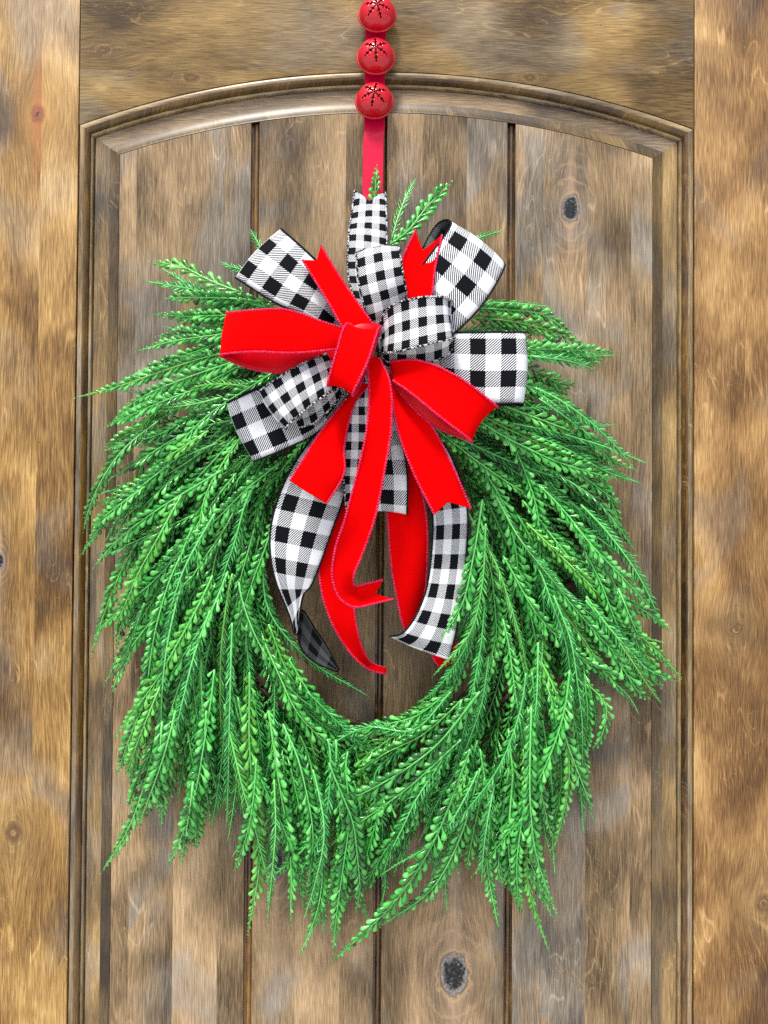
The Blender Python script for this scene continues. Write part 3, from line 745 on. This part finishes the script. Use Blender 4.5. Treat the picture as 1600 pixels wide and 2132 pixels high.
def ribbon(name, kind, rows, loop=None, notch=(0, 0), cup=0.0, v0=0.0, wob=0.0015, back=None):
    """rows: (lx, ly, rx, ry, depth mm[, depth of right edge]); loop = (gap mm, dx, dy) folds the far end back behind"""
    mat, matb, mate, width, er, words = KIND[kind]
    rows = [r if len(r) == 6 else (*r, r[4]) for r in rows]
    if loop:
        gap, dx, dy = loop[:3]; n = len(rows); bk = []; lens = len(loop) > 3
        for i, r in enumerate(rows):
            t = i / (n - 1); g = gap * (0.35 + 0.65 * t); w = (0.15 * t + math.sin(PI * t ** loop[3])) if lens else t
            bk.append((r[0] + dx * w, r[1] + dy * w, r[2] + dx * w, r[3] + dy * w, r[4] - g, r[5] - g))
        rows = rows + bk[::-1]
    Lp = np.array([tuple(U(r[0], r[1], r[4] / 1000)) for r in rows]); Rp = np.array([tuple(U(r[2], r[3], r[5] / 1000)) for r in rows])
    nt, nu = 110, 13
    LR = catmull(np.hstack([Lp, Rp]), nt)
    L, R = LR[:, :3], LR[:, 3:]
    Cn = (L + R) / 2; cl = np.concatenate([[0], np.cumsum(np.linalg.norm(np.diff(Cn, axis=0), axis=1))])
    tt = np.linspace(0, 1, nt); us = np.linspace(0, 1, nu)
    sc_ = 1.0 / cl[-1]
    V = np.zeros((nt, nu, 3)); UVv = np.zeros((nt, nu))
    ph = random.random() * 6
    for j, u in enumerate(us):
        tri = 1 - abs(2 * u - 1)
        a = notch[0] * 0.001 * sc_ * tri; b = 1 - notch[1] * 0.001 * sc_ * tri
        q = a + (b - a) * tt
        for k in range(3):
            V[:, j, k] = np.interp(q, tt, L[:, k]) * (1 - u) + np.interp(q, tt, R[:, k]) * u
        UVv[:, j] = q * cl[-1]
    Tg = np.gradient(V, axis=0); Sg = np.gradient(V, axis=1)
    Nn = np.cross(Sg, Tg); Nn /= np.linalg.norm(Nn, axis=2, keepdims=True) + 1e-12
    bul = (1 - (2 * us - 1) ** 2)[None, :, None]
    wave = (np.sin(UVv * 70 + ph) * np.cos(us[None] * 3 + ph) * wob)[:, :, None]
    V = V + Nn * (cup / 1000 * bul + wave * np.clip(np.minimum(tt, 1 - tt) * 6, 0, 1)[:, None, None])
    me = mesh_np(name, V.reshape(-1, 3), grid_faces(nt, nu))
    uvl = me.uv_layers.new(name='UVMap')
    li = np.zeros(len(me.loops), np.int32); me.loops.foreach_get('vertex_index', li)
    uv = np.stack([np.tile(us * width, nt), UVv.reshape(-1) + v0], 1)[li]
    uvl.data.foreach_set('uv', uv.astype(np.float32).ravel())
    # front faces look at the camera
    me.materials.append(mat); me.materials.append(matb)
    half = nt // 3 if loop else nt
    if np.median(Nn[:half, :, 1]) * 1.0 > 0: flip = False
    else: flip = True
    me.update()
    nrm = np.zeros(len(me.polygons) * 3, np.float32); me.polygons.foreach_get('normal', nrm)
    front = nrm.reshape(-1, 3)[: (half - 1) * (nu - 1)]
    if np.median(front[:, 1]) > 0: me.flip_normals()
    o = obj(name, me, None, bow); o['label'] = words + (' ribbon loop of the bow' if loop else ' ribbon tail of the bow')
    so = o.modifiers.new('cloth', 'SOLIDIFY'); so.thickness = 0.0006; so.offset = -1; so.material_offset = 1; so.use_rim = True
    for j in (0, nu - 1):
        E = V[:, j]; el = np.concatenate([[0], np.cumsum(np.linalg.norm(np.diff(E, axis=0), axis=1))])
        if kind == 'W': n = 150; q = np.linspace(0, el[-1], n); rad = np.full(n, er)
        else:
            n = int(el[-1] / 0.0007) + 4; q = np.linspace(0, el[-1], n); rad = er * (1.0 + 0.38 * np.sin(q / 0.0030 * 2 * PI))
        P = np.stack([np.interp(q, el, E[:, k]) for k in range(3)], 1)
        VV, Q, Tn = tube(P, rad, 6)
        obj('stitched_edge', mesh_np('stitched_edge', VV, Q, Tn), mate, o)
    return o

# ---- wide buffalo-check loops and tails (rows run from the knot outwards)
ribbon('ribbon_loop', 'W', [(735,730,760,660,112),(655,668,700,585,128),(570,628,640,525,132),(494,580,587,478,120)], (26, 6, 4), cup=3)
ribbon('ribbon_loop', 'W', [(790,700,830,745,112),(830,620,920,712,128),(885,545,1000,640,136),(941,464,1051,552,124)], (34, -30, 2), cup=3)
ribbon('ribbon_loop', 'W', [(800,705,800,775,112),(880,694,880,815,126),(980,692,980,838,132),(1091,691,1084,840,122)], (26, -6, 3), cup=3)
ribbon('ribbon_loop', 'W', [(740,800,720,745,112),(668,895,620,782,124),(600,932,545,806,130),(530,960,479,836,118)], (26, 4, -4), cup=3)
ribbon('ribbon_loop', 'W', [(725,800,800,800,104),(725,880,828,880,114),(722,980,848,980,120),(728,1062,848,1070,110)], (24, 0, -5), cup=3, v0=0.01)
ribbon('ribbon_tail', 'W', [(700,860,770,880,92),(640,925,724,965,100),(595,1000,716,1035,104),(566,1085,690,1110,102),(563,1150,668,1172,98),(576,1215,647,1222,90,88),(602,1280,631,1240,80,84),(617,1322,622,1294,72,74),(629,1270,622,1338,60,64),(654,1306,640,1366,52,55),(680,1346,666,1384,46,48),(707,1395,705,1399,40,41)], cup=0)
ribbon('ribbon_tail', 'W', [(840,880,880,860,94),(875,970,940,950,98),(900,1060,972,1050,100),(899,1150,972,1150,100),(886,1235,962,1240,98),(858,1295,950,1318,94),(835,1320,942,1350,90),(812,1325,936,1375,80,88)], cup=-3, v0=.004)
# ---- small gingham
ribbon('ribbon_tail', 'G', [(770,700,800,690,118),(746,645,800,650,124),(726,575,805,590,116),(726,500,806,505,98),(732,445,805,445,80),(739,396,803,399,66)], notch=(0, 17), cup=3)
ribbon('ribbon_loop', 'G', [(775,690,820,690,130),(764,655,846,625,142),(748,595,840,572,152),(742,530,831,514,146)], (20, 2, 4), cup=3)
ribbon('ribbon_loop', 'G', [(792,735,790,672,140),(810,734,812,640,158),(870,722,868,620,172),(930,708,925,617,170),(946,704,938,625,158)], (34, 2, 34, 1.2), cup=2)
ribbon('ribbon_loop', 'G', [(735,795,712,730,136),(690,815,668,740,152),(640,850,610,768,160),(600,886,542,812,152)], (30, 12, 30, 1.2), cup=3)
ribbon('ribbon_tail', 'G', [(735,780,778,775,126),(722,830,785,830,132),(718,920,790,920,130),(716,1000,780,1000,124),(722,1062,765,1060,116)], cup=2)
# ---- red velvet
ribbon('ribbon_loop', 'R', [(740,722,735,690,150),(690,728,680,672,166),(610,734,600,646,176),(530,732,535,645,178),(464,738,480,650,164)], (34, 0, 40, 1.25), cup=2)
ribbon('ribbon_tail', 'R', [(735,705,785,690,150),(720,690,768,662,154),(680,622,724,600,150),(630,541,668,511,142)], notch=(0, 11), cup=2)
ribbon('ribbon_tail', 'R', [(810,700,860,715,138),(840,620,896,630,142),(836,552,906,560,140),(866,478,921,488,134)], notch=(0, 20), cup=-2)
ribbon('ribbon_loop', 'R', [(818,792,812,752,146),(852,815,872,750,160),(915,866,952,783,170),(978,914,1030,842,160)], (32, -14, 17, 1.3), cup=3)
ribbon('ribbon_tail', 'R', [(740,800,770,800,128),(716,836,740,838,132),(662,908,717,930,138),(628,962,716,988,142),(604,1001,680,1049,138)], cup=-3, notch=(0, -3))
ribbon('ribbon_tail', 'R', [(800,780,840,790,136),(816,830,862,835,142),(830,900,905,895,146),(862,985,940,965,146),(905,1071,981,1059,138)], cup=3, notch=(0, 10))
ribbon('ribbon_tail', 'R', [(700,980,760,985,96),(688,1080,730,1085,98),(666,1150,724,1150,96),(670,1230,733,1225,90),(698,1310,742,1300,80),(735,1365,757,1355,66,60),(770,1395,775,1380,56,44),(806,1404,806,1392,52,40)], cup=3)
ribbon('ribbon_tail', 'R', [(795,900,850,900,98),(800,1000,872,1000,102),(808,1080,887,1070,100),(816,1180,890,1150,96,90),(830,1262,884,1240,88,76),(846,1322,860,1312,80,70)], cup=-3)
ribbon('ribbon_tail', 'R', [(758,728,790,745,156),(768,790,812,795,166),(765,885,815,885,166),(744,985,800,985,160),(718,1082,780,1082,152),(697,1150,756,1150,142),(693,1205,738,1195,134),(708,1246,737,1216,128,124),(738,1264,745,1220,122,112),(780,1256,772,1214,116,106),(819,1247,798,1207,112,104)], notch=(0, 14), cup=2)
ribbon('ribbon_tail', 'R', [(890,1330,950,1330,50),(905,1375,950,1370,48),(918,1392,946,1384,46)], cup=1)
# the knot loop on top
ribbon('ribbon_loop', 'R', [(745,690,790,700,150),(722,674,789,682,172),(700,735,766,752,186),(683,798,735,818,178)], (40, 12, -10), cup=3)
